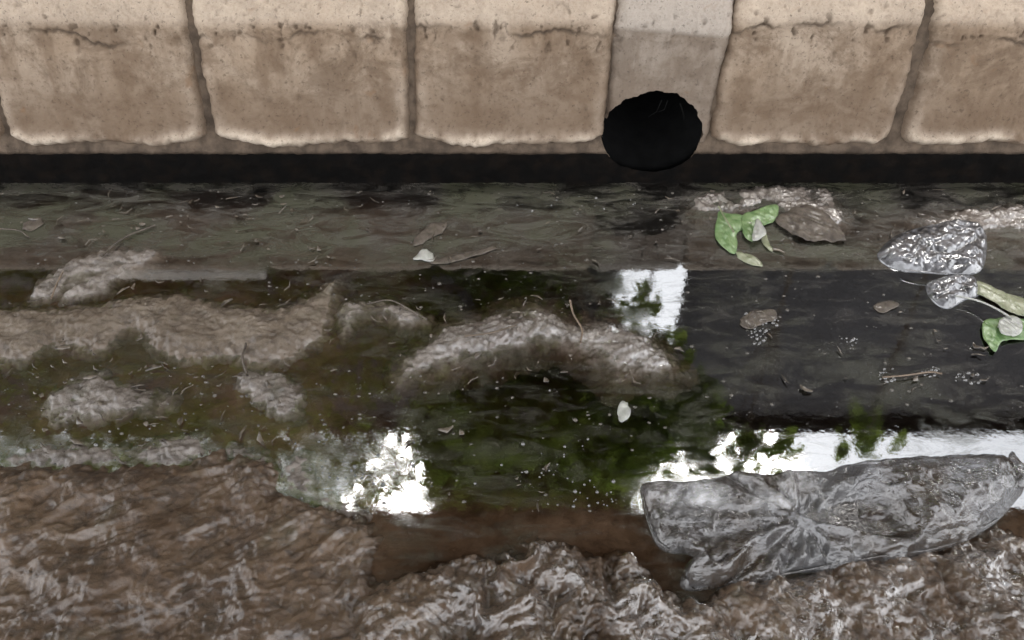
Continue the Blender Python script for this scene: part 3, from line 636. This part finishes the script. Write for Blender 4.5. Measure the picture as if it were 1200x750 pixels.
# ================================================================== WHAT THE WATER MIRRORS: houses, trees, rail, awning
def house(name, label, x0, x1, Yf, eave, mat='house', skew=0.):
    t = thing(name, label, 'house', ((x0 + x1) / 2, Yf + 2, GZ))
    wl = box('wall', (x0, x1, Yf, Yf + 4, GZ - .1, eave - .02), mat, t, .01)
    for q in wl.data.vertices:
        if q.co.y > Yf + 1 and q.co.x < x0 + .1: q.co.x += skew
    v, f = [(x0 - .02, Yf - .12, eave), (x1 + .05, Yf - .12, eave), (x1 + .05, Yf + 2, eave + .7), (x0 - .02 + skew / 2, Yf + 2, eave + .7), (x1 + .05, Yf + 4.2, eave), (x0 - .02 + skew, Yf + 4.2, eave)], [(0, 1, 2, 3), (3, 2, 4, 5), (0, 3, 5), (1, 4, 2), (0, 5, 4, 1)]
    mesh('roof', v, f, 'roof', t, False)
    n = max(1, int((x1 - x0) / 2.2))
    for k in range(n):
        c = x0 + (k + .5) * (x1 - x0) / n
        wi = box('window', (c - .45, c + .45, Yf - .03, Yf - .002, 1.0, 1.95), 'frame', t, .006)
        box('pane', (c - .38, c + .38, Yf - .036, Yf - .031, 1.07, 1.88), 'glass', wi, 0)
    return t
YH = 3.0
EV = refl(900, 509, YH - .12)[2]
gR = refl(800, 340, YH)[0]; gL = refl(722, 340, YH)[0]
house('house', 'dark grey house mirrored at the right of the water', gR, gR + 6.5, YH, EV, 'house', 1.7)
house('house', 'dark grey house mirrored at the left of the water', gL - 6.5, gL, YH, EV)
# pale rail on the bank
p0 = refl(140, 323, 1.62); p1 = refl(312, 323, 1.62); zt = refl(200, 314, 1.62)[2]
t = thing('wooden_rail', 'low pale wooden rail mirrored as a pale bar at the left', 'rail', ((p0[0] + p1[0]) / 2, 1.62, GZ))
o = box('rail', (p0[0], p1[0], 1.61, 1.63, zt - .0 , p0[2] + .008), 'timber', t, .003)
for xx in (p0[0] + .06, p1[0] - .06): box('post', (xx - .012, xx + .012, 1.632, 1.656, GZ - .1, p0[2]), 'timber', t, .002)
# leafy plants
def leaves(n, pick, size, mat, name, parent, droop=.4):
    v = []; f = []
    for k in range(n):
        c = Vector(pick()); s = size * rnd.uniform(.6, 1.3)
        d = Vector((rnd.gauss(0, 1), rnd.gauss(0, 1), rnd.gauss(-droop, .6))).normalized(); a = d.cross(Vector((rnd.gauss(0, .4), rnd.gauss(0, .4), 1))).normalized(); nn = a.cross(d)
        b = len(v); w_ = s * .24
        v += [tuple(c), tuple(c + d * s * .35 + a * w_ - nn * s * .05), tuple(c + d * s * .4), tuple(c + d * s * .35 - a * w_ - nn * s * .05), tuple(c + d * s * .75 + a * w_ * .6), tuple(c + d * s * .75 - a * w_ * .6), tuple(c + d * s - nn * s * .12)]
        f += [(b, b + 1, b + 2), (b, b + 2, b + 3), (b + 1, b + 4, b + 2), (b + 2, b + 4, b + 6), (b + 2, b + 6, b + 5), (b + 2, b + 5, b + 3)]
    return mesh(name, v, f, mat, parent)
def tree(name, label, base, blobs, n, size, mat='foliage', mat2=None, trunk_r=.04):
    t = thing(name, label, 'tree' if 'tree' in name else 'plant', base)
    cs = [Vector(b[0]) for b in blobs]; c = sum(cs, Vector()) / len(cs); B = Vector(base)
    vs = []; fs = []
    mid = Vector((B.x * .6 + c.x * .4, B.y * .6 + c.y * .4, B.z + (c.z - B.z) * .5))
    tube('trunk', smooth_open([tuple(B - Vector((0, 0, .1))), tuple(mid), tuple(c)], 6), list(np.linspace(trunk_r, trunk_r * .5, 13)), 'bark', t)
    for q in cs: tube('limb', smooth_open([tuple(mid), tuple((mid + q) / 2 + Vector((0, 0, .05))), tuple(q)], 4), list(np.linspace(trunk_r * .5, trunk_r * .12, 9)), 'bark', t, 6)
    wts = [b[1][0] * b[1][1] * b[1][2] for b in blobs]
    def pick():
        q, r = rnd.choices(blobs, wts)[0]
        while 1:
            p = Vector((rnd.uniform(-1, 1), rnd.uniform(-1, 1), rnd.uniform(-1, 1)))
            if p.length < 1 and p.length > rnd.random() * .8: break
        return (q[0] + p.x * r[0], q[1] + p.y * r[1], q[2] + p.z * r[2])
    leaves(n, pick, size, mat, 'crown', t)
    if mat2: leaves(n // 2, pick, size, mat2, 'young_leaves', t)
    return t
def bl(px, py, Y, rx, ry, rz): p = refl(px, py, Y); return (tuple(p), (rx, ry, rz))
tree('tree', 'leafy green tree mirrored in the middle of the water', (.25, 2.5, GZ),
     [bl(600, 470, 2.4, .36, .3, .30), bl(720, 500, 2.4, .34, .3, .32), bl(560, 560, 2.5, .30, .3, .34), bl(680, 570, 2.5, .34, .3, .28), bl(810, 480, 2.3, .12, .2, .2), bl(620, 440, 2.5, .36, .3, .2), bl(715, 345, 2.4, .03, .05, .10), bl(540, 500, 2.5, .25, .3, .3), bl(620, 540, 2.5, .3, .3, .3), bl(560, 440, 2.4, .25, .25, .2), bl(660, 455, 2.4, .28, .25, .2), bl(760, 430, 2.4, .16, .2, .14)], 9000, .085, 'foliage', 'foliage2')
tree('tree', 'thin leaved tree mirrored left of the middle of the water', (-1.1, 2.4, GZ),
     [bl(400, 550, 2.4, .34, .3, .34), bl(330, 560, 2.4, .3, .3, .36), bl(250, 520, 2.4, .4, .3, .4), bl(120, 520, 2.5, .5, .3, .42), bl(300, 450, 2.4, .4, .3, .3), bl(430, 400, 2.5, .4, .3, .3), bl(40, 560, 2.5, .5, .3, .35), bl(260, 560, 2.4, .28, .3, .25), bl(-120, 550, 2.5, .5, .3, .4), bl(150, 545, 2.5, .3, .3, .3), bl(440, 560, 2.4, .16, .2, .2), bl(478, 550, 2.4, .10, .15, .22), bl(478, 520, 2.4, .10, .15, .16), bl(420, 530, 2.4, .2, .2, .12)], 8200, .055, 'foliage')
tree('shrub', 'low dark shrub mirrored at the far left of the water', (-1.9, 2.2, GZ),
     [bl(60, 380, 2.2, .5, .3, .35), bl(250, 360, 2.3, .45, .3, .3), bl(-150, 400, 2.3, .5, .3, .4), bl(520, 360, 2.4, .4, .25, .28), bl(620, 350, 2.4, .2, .2, .25)], 2600, .08, 'foliage')
tree('sapling', 'light green sapling mirrored inside the gap between the houses', (refl(760, 360, 2.2)[0], 2.2, GZ), [bl(764, 352, 2.2, .05, .06, .05), bl(752, 364, 2.2, .06, .06, .05)], 13, .10, 'foliage2', None, .006)
tree('sapling', 'broad leaved sapling mirrored against the bright sky at the right', (refl(1012, 430, 2.0)[0], 2.0, GZ), [bl(1012, 500, 2.0, .07, .06, .09), bl(1030, 528, 2.0, .09, .06, .07), bl(1000, 525, 2.0, .08, .06, .08)], 26, .11, 'foliage', None, .008)
tree('sapling', 'slender sapling mirrored against the sky right of the leafy tree', (refl(880, 430, 2.0)[0], 2.0, GZ), [bl(895, 540, 2.0, .10, .08, .08), bl(850, 530, 2.0, .13, .08, .12), bl(810, 540, 2.0, .12, .08, .12), bl(915, 520, 2.0, .04, .05, .05)], 110, .10, 'foliage', None, .009)
# awning over the near bank, whose edge closes the strip of mirrored sky
AE = refl(600, 594, 1.76)
t = thing('awning', 'corrugated awning over the near bank, mirrored as a dark edge', 'awning', (0, -.5, .19))
xs = np.arange(-3.2, 3.2, .019); ys = np.array([-.55, .6, 1.76]); X, Y = np.meshgrid(xs, ys)
v = np.stack([X, Y, AE[2] + .012 * np.sin(X * 2 * np.pi / .076) + .012 + (1.76 - Y) * .04], -1).reshape(-1, 3)
o = mesh('roof_sheet', v, grid_faces(3, len(xs)), 'awning', t); s = o.modifiers.new('t', 'SOLIDIFY'); s.thickness = .002
for yy in (-.45, 1.6): box('beam', (-3.2, 3.2, yy - .03, yy + .03, AE[2] - .07 + (1.76 - yy) * .04, AE[2] - .004 + (1.76 - yy) * .04), 'bark', t)
for xx in (-3.0, 3.0): box('post', (xx - .04, xx + .04, -.49, -.41, 0, AE[2]), 'bark', t)

# ------------------------------------------------------------------ render
S.render.engine = 'CYCLES'
S.cycles.max_bounces = 8; S.cycles.transparent_max_bounces = 12
